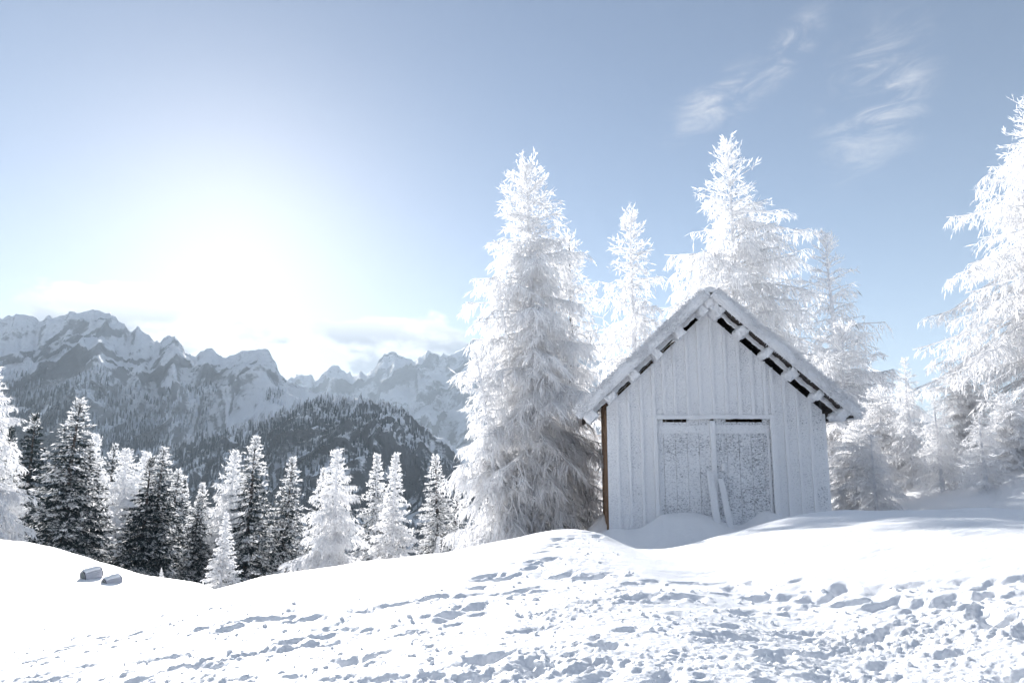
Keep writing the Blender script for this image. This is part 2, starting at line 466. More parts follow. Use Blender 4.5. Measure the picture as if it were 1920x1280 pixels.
# ------------------------------------------------------------------ the rimed hut
def mat_rime():
    m, n, out = material('rime')
    co = obj_co(n)
    oi = n.n('ShaderNodeObjectInfo')
    sp = n.n('ShaderNodeSeparateColor'); n.put(sp.inputs[0], oi.outputs['Color'])
    bare = sp.outputs[0]                                     # how much wood shows through the frost on this board
    f = n.noise(n.mapv(co, rot=(0, 0.35, 0), scale=(1, 1, 1.7)), 21.0, 5, 0.62, 0.6)
    g = n.noise(co, 44.0, 3, 0.6)
    b = n.noise(co, 1.1, 3, 0.5)
    thr = n.math('ADD', n.math('MULTIPLY', bare, n.ramp(b, 0.25, 0.7, 0.85, 1.1)), n.math('MULTIPLY', n.math('SUBTRACT', g, 0.5), 0.30))
    dep = n.math('SUBTRACT', thr, f)
    wc = n.mix(n.noise(n.mapv(co, scale=(9, 9, 0.6)), 3.0, 4), (0.08, 0.08, 0.085, 1), (0.19, 0.185, 0.185, 1))
    thin = n.mix(n.ramp(dep, -0.11, 0.10), (0.94, 0.94, 0.95, 1), (0.60, 0.61, 0.64, 1))
    col = n.mix(n.ramp(dep, 0.04, 0.18), thin, wc)
    h = n.math('ADD', f, n.math('MULTIPLY', g, 0.35))
    principled(n, out, col, 0.6, 0.25, bump(n, h, 0.8, 0.05))
    return m
RIME = mat_rime()

def mat_wood(name, a, b):
    m, n, out = material(name)
    co = obj_co(n)
    g = n.noise(n.mapv(co, scale=(14, 14, 0.8)), 4.0, 6, 0.6, 0.4)
    col = n.mix(g, a, b)
    fr = n.ramp(n.noise(co, 7.0, 6, 0.7), 0.62, 0.70)
    col = n.mix(fr, col, (0.78, 0.80, 0.83, 1))
    principled(n, out, col, 0.75, 0.15, bump(n, g, 0.5, 0.02))
    return m
WOOD = mat_wood('brown_boards', (0.10, 0.060, 0.038, 1), (0.25, 0.155, 0.095, 1))
WOOD_OLD = mat_wood('old_roof_boards', (0.018, 0.016, 0.016, 1), (0.095, 0.075, 0.062, 1))

def prism(poly, y0, y1, axis='y'):
    """polygon in (x, z) drawn out from y0 to y1"""
    k = len(poly)
    v = [(x, y0, z) for x, z in poly] + [(x, y1, z) for x, z in poly]
    if axis == 'x': v = [(b, a, c) for a, b, c in v]
    f = [tuple(range(k)), tuple(range(2 * k - 1, k - 1, -1))] + [(i + k, (i + 1) % k + k, (i + 1) % k, i) for i in range(k)]
    return v, f

def lumpy(size, seg, amp, freq, seed, round_=0.25):
    """a box of frosted edges: rounded, uneven; centred on the origin"""
    sx, sy, sz = size
    V, Fc = [], []
    base = 0
    ns = [max(2, int(seg * s / max(size))) + 1 for s in size]
    for ax in range(3):
        a, b = [i for i in range(3) if i != ax]
        for sg in (-1, 1):
            A, B = np.meshgrid(np.linspace(-1, 1, ns[a]), np.linspace(-1, 1, ns[b]), indexing='ij')
            P = np.zeros(A.shape + (3,)); P[..., a] = A; P[..., b] = B; P[..., ax] = sg
            V.append(P.reshape(-1, 3))
            f = grid_faces(ns[a], ns[b])
            if (sg > 0) == (ax == 1): f = f[:, ::-1]
            Fc.append(f + base); base += ns[a] * ns[b]
    P = np.concatenate(V)
    h = np.array(size) / 2
    r = min(size) / 2 * round_ * 2
    Q = P * h
    core = np.clip(Q, -(h - r), h - r)
    d = Q - core
    L = np.linalg.norm(d, axis=1, keepdims=True)
    Q = core + d / np.maximum(L, 1e-9) * np.minimum(L, r)
    nrm = d / np.maximum(L, 1e-9)
    k = perlin(Q[:, 0] * freq + Q[:, 2] * freq * 0.7, Q[:, 1] * freq - Q[:, 2] * freq * 0.8, seed) + 0.6 * perlin(Q[:, 0] * freq * 2.3 + 3, Q[:, 2] * freq * 2.3 + Q[:, 1] * freq * 2, seed + 3)
    return Q + nrm * (amp * k)[:, None], np.concatenate(Fc)

def spikes(p0, d, ln, wd, rs):
    """thin pointed frost needles: each one quad, from p0 along d"""
    n = len(p0)
    r = rs.normal(size=(n, 3)); side = np.cross(d, r); side /= np.linalg.norm(side, axis=1, keepdims=True) + 1e-9
    p1 = p0 + d * ln[:, None]; mid = p0 + d * (ln * 0.42)[:, None]
    V = np.stack([p0, mid + side * wd[:, None], p1, mid - side * wd[:, None]], 1).reshape(-1, 3)
    return V, np.arange(4 * n).reshape(n, 4)

def frosted(o, bare=0.0):
    o.color = (bare, 0, 0, 1)
    return o

def build_hut():
    hut = thing('hut', HUT_O, 'rime covered wooden hut with a steep gabled roof and double doors', 'hut', HUT_YAW)
    XR, ZR, SL = 2.95, 6.60, 0.93
    XL0, XR0, DEEP = 0.0, 6.04, 6.4
    EL, ER = -0.70, 6.65
    cosl = 1 / math.hypot(1, SL); sinl = SL * cosl
    rz = lambda x: 6.28 - SL * abs(x - XR)
    rs = np.random.RandomState(12)
    DX0, DX1, DZ = 1.38, 4.68, 3.16
    def part(name, v, f, m, parent=hut, bare=None, smooth_=False):
        o = add(name, mesh_from(name, v, f, m, smooth_), parent)
        if bare is not None: frosted(o, bare)
        return o
    # ---- front wall: upright planks with cover battens on the joints
    dk = lambda x: ZR - SL * abs(x - XR) - 0.012
    joints = [0.0, 0.31, 0.64, 1.00, 1.36, 1.66, 1.98, 2.34, 2.69, 3.06, 3.42, 3.79, 4.15, 4.50, 4.69, 5.02, 5.36, 5.70, 6.04]
    for i, (a, b) in enumerate(zip(joints[:-1], joints[1:])):
        a_, b_ = a + 0.004, b - 0.004
        over = b > DX0 + 0.05 and a < DX1 - 0.05
        zb = DZ + 0.10 if over else -1.2
        if not over or True:
            top = [(a_, rz(a_))] if not (a_ < XR < b_) else [(a_, rz(a_)), (XR, rz(XR))]
            poly = [(a_, zb), (b_, zb), (b_, rz(b_))] + top[::-1]
            dy = rs.uniform(-0.006, 0.006)
            part('wall_plank', *prism(poly, dy, 0.035 + dy), RIME, bare=rs.uniform(0.325, 0.41) + (0.03 if a > 4.4 else 0))
        if 0 < i:
            zb2 = zb
            if a > DX0 - 0.02 and a < DX1 + 0.05: zb2 = DZ + 0.10
            v, f = lumpy((rs.uniform(0.085, 0.11), 0.06, rz(a) - 0.02 - zb2), 40, 0.010, 5.0, i)
            part('batten', v + np.array([a, -0.028, (rz(a) - 0.02 + zb2) / 2]), f, RIME, bare=0.2, smooth_=True)
    # jambs at either side of the doors hide the cut planks
    for nm, x, wd, pr in (('door_jamb', DX0 - 0.0, 0.12, 0.075), ('door_jamb', DX1 - 0.02, 0.16, 0.10)):
        v, f = lumpy((wd, pr, 4.2), 60, 0.014, 4.0, int(x * 10))
        part(nm, v + np.array([x, -pr / 2 - 0.012, 1.1]), f, RIME, bare=0.06, smooth_=True)
    v, f = lumpy((DX1 - DX0 + 0.12, 0.11, 0.13), 60, 0.014, 4.0, 77)
    part('door_lintel', v + np.array([(DX0 + DX1) / 2, -0.045, DZ + 0.075]), f, RIME, bare=0.05, smooth_=True)
    # ---- two door leaves set back from the wall
    for k, (x0, x1) in enumerate(((DX0 - 0.10, 2.95), (3.05, DX1 + 0.06))):
        d = bpy.data.objects.new('door', None); COL.objects.link(d); d.parent = hut; d['label'] = 'frosted plank door leaf with dark wood showing through'
        n = 5; wdt = (x1 - x0) / n
        for j in range(n):
            zt = DZ - 0.06 - rs.uniform(0, 0.02) if (k, j) in ((0, 1), (0, 2), (1, 1), (1, 2), (1, 3)) else DZ + 0.03
            part('door_plank', *prism([(x0 + j * wdt + 0.004, -1.2), (x0 + (j + 1) * wdt - 0.004, -1.2), (x0 + (j + 1) * wdt - 0.004, zt), (x0 + j * wdt + 0.004, zt)], 0.065 + rs.uniform(-0.004, 0.004), 0.105), RIME, d, 0.445 + 0.03 * (k == 1) + rs.uniform(-0.015, 0.02))
        v, f = lumpy((x1 - x0 - 0.03, 0.05, 0.24), 40, 0.008, 5, 31 + k)
        part('door_rail', v + np.array([(x0 + x1) / 2, 0.065, DZ - 0.27]), f, RIME, d, 0.38, True)
        v, f = lumpy((0.07, 0.05, 3.6), 60, 0.008, 5, 41 + k)
        part('door_stile', v + np.array([x0 + 0.20 if k == 0 else x1 - 0.20, 0.055, 1.1]), f, RIME, d, 0.34, True)
    v, f = lumpy((0.15, 0.11, 4.0), 70, 0.012, 4.0, 91)
    part('door_post', v + np.array([3.0, 0.02, DZ - 2.0 - 0.02]), f, RIME, bare=0.08, smooth_=True)
    hx, hz = hut_px(1357, 876, -0.02)
    v, f = lumpy((0.11, 0.12, 0.22), 12, 0.02, 9.0, 14)
    part('door_handle', v + np.array([hx, 0.02, hz]), f, RIME, bare=0.15, smooth_=True)
    # ---- side and back walls of bare upright boards
    def wall_boards(name, x, y0, y1, ztop, thick, mat, horizontal=False):
        n = int(round((y1 - y0) / 0.3)); st = (y1 - y0) / n
        for j in range(n):
            dx = rs.uniform(-0.006, 0.006)
            v, f = prism([(y0 + j * st + 0.004, -1.2), (y0 + (j + 1) * st - 0.004, -1.2), (y0 + (j + 1) * st - 0.004, ztop), (y0 + j * st + 0.004, ztop)], x + dx, x + thick + dx, 'x')
            part(name, v, f, mat)
    wall_boards('side_board', -0.002, 0.17, DEEP, dk(0) - 0.03, 0.035, WOOD)
    wall_boards('side_board', XR0 - 0.033, 0.05, DEEP, dk(XR0) - 0.03, 0.035, RIME)
    n = 20
    for j in range(n):
        a = XL0 + 0.05 + (XR0 - 0.1) * j / n; b = a + (XR0 - 0.1) / n - 0.008
        poly = [(a, -1.2), (b, -1.2), (b, dk(b)), (a, dk(a))]
        part('back_board', *prism(poly, DEEP - 0.04, DEEP - 0.005), WOOD)
    part('corner_post', *prism([(-0.055, -1.2), (0.0, -1.2), (0.0, rz(-0.08) - 0.02), (-0.055, rz(-0.08) - 0.02)], 0.02, 0.15), WOOD)
    part('corner_post', *prism([(XR0 + 0.002, -1.2), (XR0 + 0.08, -1.2), (XR0 + 0.08, rz(XR0 + 0.08) - 0.02), (XR0 + 0.002, rz(XR0 + 0.08) - 0.02)], 0.02, 0.15), RIME, bare=0.3)
    # ---- roof: purlins that stick out past the gable, boards on them, frozen snow on top
    for side in (-1, 1):
        Ls = (XR - EL) / cosl if side < 0 else (ER - XR) / cosl
        e = np.array([side * cosl, 0, -sinl]); nn = np.array([side * sinl, 0, cosl]); top = np.array([XR, 0, ZR])
        W3 = lambda s, y, t: top + e * s + np.array([0, y, 0]) + nn * t
        nb = 24
        y0, y1 = -0.74, DEEP + 0.35
        for j in range(nb):
            ya, yb = y0 + (y1 - y0) * j / nb + 0.005, y0 + (y1 - y0) * (j + 1) / nb - 0.005
            dt = rs.uniform(-0.004, 0.004)
            v = [W3(s, y, t + dt) for s in (0.0, Ls) for y in (ya, yb) for t in (0.006, 0.04)]
            f = [(0, 1, 3, 2), (4, 6, 7, 5), (0, 4, 5, 1), (2, 3, 7, 6), (0, 2, 6, 4), (1, 5, 7, 3)]
            part('roof_board', v, f, WOOD_OLD)
        xs = [0.30, 0.97, 1.62, 2.27, 2.92] + ([3.5] if True else [])
        for j, dx in enumerate(xs):
            s = dx / cosl
            if s > Ls - 0.05: s = Ls - 0.12
            v, f = lumpy((rs.uniform(0.20, 0.40), rs.uniform(0.72, 0.90), rs.uniform(0.22, 0.32)), 26, rs.uniform(0.03, 0.06), 7.0, 100 + j + 7 * side, 0.22)
            v = v + np.array([0, -0.34, 0])
            v = np.array([W3(s + a, b, c - 0.13) for a, b, c in v])
            part('purlin_end', v, f, RIME, bare=0.05, smooth_=True)
        # rafter along the slope halfway under the overhang
        v, f = lumpy((Ls - 0.2, 0.09, 0.13), 90, 0.03, 6.0, 160 + side)
        v = np.array([W3(a + Ls / 2, b - 0.33, c - 0.07) for a, b, c in v])
        part('rafter', v, f, RIME, bare=0.16, smooth_=True)
        # frozen snow lying on the roof, its rimed edge at the gable
        prof = [(-0.70, 0.045), (-0.80, -0.02), (-0.87, 0.0), (-0.92, 0.05), (-0.93, 0.10), (-0.91, 0.18), (-0.85, 0.24), (-0.74, 0.27), (-0.55, 0.285)] + [(y, 0.29) for y in np.linspace(-0.2, DEEP + 0.1, 14)] + [(DEEP + 0.38, 0.18), (DEEP + 0.44, 0.12), (DEEP + 0.36, 0.045)]
        prof = np.array(prof)
        sv = np.linspace(-0.02 if side < 0 else 0.0, Ls + 0.10, 150)
        P = []
        for i, s in enumerate(sv):
            tail = smooth(Ls + 0.12, Ls - 0.15, s)
            for (y, t) in prof:
                k = 0.07 * float(perlin(s * 1.1, y * 1.0 + side * 5, 61)) + 0.022 * float(perlin(s * 7.0, y * 5 + t * 9, 62)) + 0.010 * float(perlin(s * 19, t * 22 + y * 7, 63))
                fr = 1.0 if y < -0.5 else 0.3
                P.append(W3(s, y - 0.6 * k * fr, 0.045 + (t - 0.045) * (0.35 + 0.65 * tail) + k * (t > 0.05)))
        npf = len(prof)
        idx = np.arange(len(sv) * npf).reshape(len(sv), npf); nx = np.roll(idx, -1, 1)
        f = np.stack([idx[:-1], nx[:-1], nx[1:], idx[1:]], -1).reshape(-1, 4)
        if side < 0: f = f[:, ::-1]
        snow = part('roof_snow', np.array(P), f, RIME, bare=0.03, smooth_=True)
        # feathers of rime along the gable edge
        n = 5200
        s = rs.uniform(0, Ls + 0.05, n); up = rs.uniform(0, 1, n)
        ph = up ** 0.8
        t = np.interp(ph, [0, 0.3, 0.7, 1], [-0.02, 0.06, 0.19, 0.28]); y = np.interp(ph, [0, 0.3, 0.7, 1], [-0.80, -0.91, -0.88, -0.74])
        base = np.array([W3(a, b, c) for a, b, c in zip(s, y, t)])
        d = nn * (t - 0.08)[:, None] * 5.5 + np.array([0.0, -1.0, 0]) * 0.55 + e * 0.25 + rs.normal(0, 0.30, (n, 3))
        d /= np.linalg.norm(d, axis=1, keepdims=True)
        V, Fq = spikes(base, d, rs.uniform(0.04, 0.11, n) + 0.06 * (t > 0.2), rs.uniform(0.006, 0.013, n), rs)
        fe = part('rime_feathers', V, Fq, RIME, bare=0.0)
        fe['kind'] = 'stuff'
    v, f = lumpy((0.34, 0.80, 0.30), 26, 0.05, 4.0, 190, 0.42)
    part('purlin_end', v + np.array([XR, -0.36, ZR - 0.16]), f, RIME, bare=0.05, smooth_=True)
    v, f = lumpy((0.34, DEEP + 1.2, 0.20), 60, 0.04, 2.5, 191, 0.45)
    part('ridge_snow', v + np.array([XR, DEEP / 2 - 0.30, ZR + 0.17]), f, RIME, bare=0.0, smooth_=True)
    # dark floor and ceiling keep the inside of the hut unlit
    part('floor', *prism([(0.05, -1.0), (5.99, -1.0), (5.99, -0.95), (0.05, -0.95)], 0.13, DEEP - 0.1), WOOD_OLD)
    return hut
HUT = build_hut()

# two boards propped against the doors
def leaning_board(top, bottom, wd, th, label, seed):
    x1, z1 = hut_px(top[0], top[1], top[2]); x0, z0 = hut_px(bottom[0], bottom[1], bottom[2])
    a = np.array([x0, bottom[2], z0 - 0.35]); b = np.array([x1, top[2], z1])
    L = np.linalg.norm(b - a); d = (b - a) / L
    sx = np.cross(np.array([0, -1.0, 0]), d); sx /= np.linalg.norm(sx); sy = np.cross(d, sx)
    v, f = lumpy((wd, th, L), 40, 0.018, 4.5, seed, 0.35)
    c = (a + b) / 2
    P = c + v[:, :1] * sx + v[:, 1:2] * sy + v[:, 2:3] * d
    Wp = HUT_O + P[:, :1] * _hx + P[:, 1:2] * _hy + P[:, 2:3] * np.array([0, 0, 1.0])
    org = Wp.mean(0)
    o = add('leaning_board', mesh_from('leaning_board', Wp - org, f, RIME, True))
    o.location = org
    frosted(o, 0.12)
    tag(o, label, 'board', 'boards propped against the hut doors')
leaning_board((1331, 884, -0.11), (1346, 974, -0.62), 0.19, 0.10, 'rimed board propped upright against the post between the hut doors', 301)
leaning_board((1351, 897, -0.10), (1371, 974, -0.58), 0.17, 0.09, 'slanting rimed board propped against the door with the handle', 302)

# ------------------------------------------------------------------ two small barrels half buried in the snow
def mat_plain(name, a, b, rough=0.6):
    m, n, out = material(name)
    co = obj_co(n)
    principled(n, out, n.mix(n.noise(co, 12.0, 5, 0.6), a, b), rough, 0.3)
    return m
LID = mat_plain('grey_green_lid', (0.13, 0.16, 0.155, 1), (0.22, 0.25, 0.24, 1))
STAVE = mat_plain('pale_painted_staves', (0.50, 0.50, 0.55, 1), (0.66, 0.66, 0.70, 1))
HOOP = mat_plain('dark_hoop', (0.02, 0.025, 0.03, 1), (0.05, 0.055, 0.06, 1), 0.45)

def barrel(px, py, Y, L, R, yaw, sink, label):
    p = at(px, py, Y)
    z = float(ground_z(p[0], p[1]))
    t = thing('barrel', (p[0], p[1], z), label, 'barrel', yaw, 'barrels on the snow mound')
    t.rotation_euler = (0, rad(-9), yaw)
    def ring(x, r, k): return [(x, r * math.cos(2 * math.pi * i / k), r * math.sin(2 * math.pi * i / k) + R - sink) for i in range(k)]
    k = 20
    xs = np.linspace(-L / 2, L / 2, 9)
    for i in range(k):                                          # staves
        a0, a1 = 2 * math.pi * (i + 0.04) / k, 2 * math.pi * (i + 0.96) / k
        V = []
        for x in xs:
            r = R * (1 - 0.10 * (2 * x / L) ** 2)
            for rr in (r, r - 0.02):
                for a in (a0, a1): V.append((x, rr * math.cos(a), rr * math.sin(a) + R - sink))
        f = []
        for j in range(len(xs) - 1):
            b = j * 4
            f += [(b, b + 4, b + 5, b + 1), (b + 2, b + 3, b + 7, b + 6), (b, b + 2, b + 6, b + 4), (b + 1, b + 5, b + 7, b + 3)]
        add('stave', mesh_from('stave', V, f + [(0, 1, 3, 2), (len(V) - 4, len(V) - 2, len(V) - 1, len(V) - 3)], STAVE, True), t)
    for sg in (-1, 1):
        x = sg * (L / 2 - 0.03); r = R * 0.90 - 0.015
        add('lid', mesh_from('lid', ring(x, r, k) + ring(x + 0.015, r, k), [tuple(range(k)), tuple(range(2 * k - 1, k - 1, -1))] + [(i, (i + 1) % k, (i + 1) % k + k, i + k) for i in range(k)], LID), t)
        V = ring(sg * L / 2 - 0.022 * sg, R * 0.915, 24) + ring(sg * L / 2, R * 0.912, 24) + ring(sg * L / 2, R * 0.86, 24)
        add('hoop', mesh_from('hoop', V, [(i, (i + 1) % 24, (i + 1) % 24 + 24, i + 24) for i in range(24)] + [(i + 24, (i + 1) % 24 + 24, (i + 1) % 24 + 48, i + 48) for i in range(24)], HOOP), t)
    v, f = lumpy((L * 0.86, R * 1.5, 0.05), 22, 0.008, 5, int(px), 0.5)
    v[:, 2] -= R - np.sqrt(np.maximum(R * R - v[:, 1] ** 2, 0.0)) + 0.10 * R * (2 * v[:, 0] / L) ** 2
    add('snow_cap', mesh_from('snow_cap', v + np.array([0, 0, 2 * R - sink + 0.01]), f, SNOW, True), t)
barrel(171, 1093, 18.6, 0.45, 0.165, rad(57), 0.07, 'larger half buried barrel with a raised dark end, on the snow mound')
barrel(209, 1101, 17.8, 0.40, 0.145, rad(55), 0.13, 'lower barrel sunk deeper into the snow beside the larger one')

# ------------------------------------------------------------------ trees
def mat_frost_tree():
    m, n, out = material('frosted_twigs')
    at_ = n.n('ShaderNodeAttribute', attribute_name='frost', attribute_type='GEOMETRY')
    oi = n.n('ShaderNodeObjectInfo')
    sp = n.n('ShaderNodeSeparateColor'); n.put(sp.inputs[0], oi.outputs['Color'])
    f = n.math('ADD', at_.outputs['Fac'], n.math('SUBTRACT', sp.outputs[0], 0.5))
    fr = n.ramp(f, 0.42, 0.58)
    dark = n.mix(n.noise(obj_co(n), 1.3, 2), (0.030, 0.045, 0.048, 1), (0.06, 0.08, 0.08, 1))
    dark = n.mix(sp.outputs[1], dark, (0.16, 0.135, 0.115, 1))
    col = n.mix(fr, dark, (0.95, 0.95, 0.955, 1))
    d = n.n('ShaderNodeBsdfDiffuse'); n.put(d.inputs['Color'], col)
    t = n.n('ShaderNodeBsdfTranslucent'); n.put(t.inputs['Color'], col)
    mx = n.n('ShaderNodeMixShader')
    n.put(mx.inputs[0], n.math('MULTIPLY', fr, 0.58))
    n.t.links.new(d.outputs[0], mx.inputs[1]); n.t.links.new(t.outputs[0], mx.inputs[2])
    n.t.links.new(mx.outputs[0], out.inputs['Surface'])
    return m
FROST = mat_frost_tree()

def mat_bark():
    m, n, out = material('rimed_bark')
    co = obj_co(n)
    oi = n.n('ShaderNodeObjectInfo'); sp = n.n('ShaderNodeSeparateColor'); n.put(sp.inputs[0], oi.outputs['Color'])
    g = n.noise(n.mapv(co, scale=(3, 3, 0.6)), 5.0, 5, 0.65)
    fr = n.ramp(n.math('ADD', g, n.math('MULTIPLY', n.math('SUBTRACT', sp.outputs[0], 0.5), 0.9)), 0.40, 0.60)
    bark = n.mix(n.noise(co, 6.0, 4), (0.05, 0.045, 0.045, 1), (0.15, 0.125, 0.11, 1))
    principled(n, out, n.mix(fr, bark, (0.80, 0.81, 0.84, 1)), 0.8, 0.1, bump(n, g, 0.6, 0.06))
    return m
BARK = mat_bark()

def tubes(lines, radii, k=4):
    """lines (n, m, 3) polylines, radii (n, m): one k-sided tube for each"""
    n, m, _ = lines.shape
    d = np.gradient(lines, axis=1); d /= np.linalg.norm(d, axis=2, keepdims=True) + 1e-9
    ref = np.where(np.abs(d[..., 2:3]) > 0.9, np.array([1.0, 0, 0]), np.array([0, 0, 1.0]))
    a = np.cross(d, ref); a /= np.linalg.norm(a, axis=2, keepdims=True) + 1e-9
    b = np.cross(d, a)
    th = np.arange(k) * 2 * math.pi / k
    V = lines[:, :, None, :] + radii[:, :, None, None] * (a[:, :, None, :] * np.cos(th)[:, None] + b[:, :, None, :] * np.sin(th)[:, None])
    idx = np.arange(n * m * k).reshape(n, m, k); nx = np.roll(idx, -1, 2)
    F = np.stack([idx[:, :-1], nx[:, :-1], nx[:, 1:], idx[:, 1:]], -1).reshape(-1, 4)
    return V.reshape(-1, 3), F

def crown_mesh(name, chunks):
    """chunks: (verts, quads, frost per vertex)"""
    off = 0; V, F, A = [], [], []
    for v, f, fr in chunks:
        V.append(v); F.append(f + off); A.append(np.broadcast_to(fr, (len(v),)) if np.ndim(fr) == 0 else fr); off += len(v)
    me = mesh_from(name, np.concatenate(V), np.concatenate(F), FROST, False)
    at_ = me.attributes.new('frost', 'FLOAT', 'POINT')
    at_.data.foreach_set('value', np.concatenate(A).astype(np.float32))
    return me

def trunk_mesh(H, r0, seed, lean=(0.0, 0.0), k=9):
    rs = np.random.RandomState(seed)
    t = np.linspace(0, 1, 26)
    c = np.zeros((1, 26, 3))
    c[0, :, 0] = lean[0] * t ** 1.5 + 0.006 * H * perlin(t * 3, t * 0 + seed, 1)
    c[0, :, 1] = lean[1] * t ** 1.5 + 0.006 * H * perlin(t * 3 + 9, t * 0 + seed, 2)
    c[0, :, 2] = -0.8 + (H + 0.8) * t
    r = (r0 * (1 - t) ** 0.85 + 0.012 + 0.5 * r0 * np.exp(-t * 26))[None, :]
    v, f = tubes(c, r, k)
    return mesh_from('trunk', v, f, BARK, True), c[0]

def norm(a): return a / (np.linalg.norm(a, axis=-1, keepdims=True) + 1e-9)

def make_tree(H, R, seed, kind='larch', nb=90, low=0.05, prof=None, boughs=(), twig=1.0, lean=(0, 0), dens=1.0, r0=None):
    """kind larch: drooping frosted sprays hung with rime; kind spruce: flat needled boughs"""
    rs = np.random.RandomState(seed)
    tm, spine = trunk_mesh(H, r0 or 0.013 * H + 0.03, seed, lean)
    larch = kind == 'larch'
    prof = prof or ((0, 0.72), (0.12, 0.95), (0.25, 1.0), (0.5, 0.72), (0.75, 0.40), (0.9, 0.17), (1.0, 0.03))
    pt = np.array(prof)
    # primaries
    u = (np.arange(nb) + rs.uniform(0, 1, nb)) / nb
    hfr = low + (0.985 - low) * u ** (0.92 if larch else 0.88)
    phi = np.arange(nb) * 2.39996 + rs.normal(0, 0.35, nb)
    L = R * np.interp(hfr, pt[:, 0], pt[:, 1]) * (rs.uniform(0.5, 1.15, nb) if larch else rs.uniform(0.78, 1.12, nb))
    el = np.interp(hfr, [0, 0.4, 0.75, 0.9, 1], [-0.10, 0.10, 0.30, 0.55, 0.95] if larch else [-0.35, -0.22, 0.02, 0.35, 0.8]) + rs.normal(0, 0.12, nb)
    dr = np.interp(hfr, [0, 0.5, 0.85, 1], [0.55, 0.50, 0.25, 0.0] if larch else [0.25, 0.25, 0.15, 0.0])
    upt = np.interp(hfr, [0, 0.5, 1], [0.22, 0.18, 0.05]) if larch else np.interp(hfr, [0, 0.5, 1], [0.24, 0.2, 0.0])
    for (bh, bphi, bL, bel, bdr) in boughs:
        hfr = np.append(hfr, bh); phi = np.append(phi, bphi); L = np.append(L, bL); el = np.append(el, bel); dr = np.append(dr, bdr); upt = np.append(upt, 0.12)
    nb = len(hfr)
    m = 12
    s = np.linspace(0, 1, m)
    hd = np.stack([np.cos(phi), np.sin(phi)], 1)
    wob = rs.normal(0, 0.05, (nb, 1)) * np.sin(s * 3.0)[None, :]
    out = L[:, None] * (s * (1 - 0.12 * dr[:, None] * s))
    line = np.zeros((nb, m, 3))
    side = np.stack([-hd[:, 1], hd[:, 0]], 1)
    base = np.stack([np.interp(hfr * H, spine[:, 2], spine[:, i]) for i in (0, 1)], 1)
    line[:, :, :2] = base[:, None, :] + out[..., None] * hd[:, None, :] + (L[:, None] * wob)[..., None] * side[:, None, :]
    line[:, :, 2] = hfr[:, None] * H + L[:, None] * (np.tan(el)[:, None] * s - dr[:, None] * s ** 2 + upt[:, None] * s ** 4)
    br = (0.010 + 0.012 * L[:, None]) * (1 - 0.8 * s) + 0.008
    v, f = tubes(line, br, 4)
    chunks = [(v, f, 0.75 + rs.uniform(-0.3, 0.3, len(v)) if larch else 0.25)]
    # branchlets to both sides of each primary
    P0, D0, LN, HF = [], [], [], []
    step = (0.20 if larch else 0.15) * (H / 12) ** 0.5 / dens
    for i in range(nb):
        k = max(3, int(L[i] / step))
        q = np.clip(np.sort(rs.uniform(0.06, 1.0, 2 * k)), 0, 0.999)
        p = np.stack([np.interp(q, s, line[i, :, a]) for a in range(3)], 1)
        tn = np.stack([np.interp(q, s, np.gradient(line[i, :, a], s)) for a in range(3)], 1); tn = norm(tn)
        sg = rs.choice([-1, 1], 2 * k)[:, None]
        sd_ = norm(np.cross(tn, np.array([0, 0, 1.0])))
        a = rs.uniform(0.6, 1.25, (2 * k, 1)) if larch else rs.uniform(0.55, 1.0, (2 * k, 1))
        dd = tn * np.cos(a) + sd_ * sg * np.sin(a)
        ln = np.minimum(L[i] * 0.42, 1.1 * (H / 12) ** 0.4) * (1.05 - 0.7 * q) * rs.uniform(0.5, 1.2, 2 * k) + 0.12
        P0.append(p); D0.append(dd); LN.append(ln); HF.append(np.full(2 * k, hfr[i]))
    P0 = np.concatenate(P0); D0 = np.concatenate(D0); LN = np.concatenate(LN); HF = np.concatenate(HF)
    topf = smooth(0.72, 0.95, HF)
    n = len(P0); m2 = 5
    s2 = np.linspace(0, 1, m2)
    droop = (0.62 if larch else 0.22) * (1 - topf) * rs.uniform(0.6, 1.4, n)
    rise = 0.35 * topf
    bl = P0[:, None, :] + D0[:, None, :] * (LN[:, None] * s2)[..., None]
    bl[:, :, 2] += LN[:, None] * (rise[:, None] * s2 - droop[:, None] * s2 ** 1.7)
    v, f = tubes(bl, np.repeat((0.010 * np.ones((n, 1)) + 0.006 * LN[:, None]) * twig, m2, 1) * np.linspace(1.2, 0.5, m2)[None, :], 3)
    chunks.append((v, f, (0.85 if larch else 0.3) + rs.uniform(-0.25, 0.25, len(v))))
    # twigs
    per = np.maximum(3, (LN / ((0.060 if larch else 0.055) * (H / 12) ** 0.5) * dens).astype(int))
    src = np.repeat(np.arange(n), per)
    N = len(src)
    q = rs.uniform(0.03, 1.0, N)
    fi = q * (m2 - 1); i0 = np.minimum(fi.astype(int), m2 - 2); fr_ = (fi - i0)[:, None]
    p = bl[src, i0] * (1 - fr_) + bl[src, i0 + 1] * fr_
    ax = norm(bl[src, i0 + 1] - bl[src, i0])
    tf = topf[src][:, None]
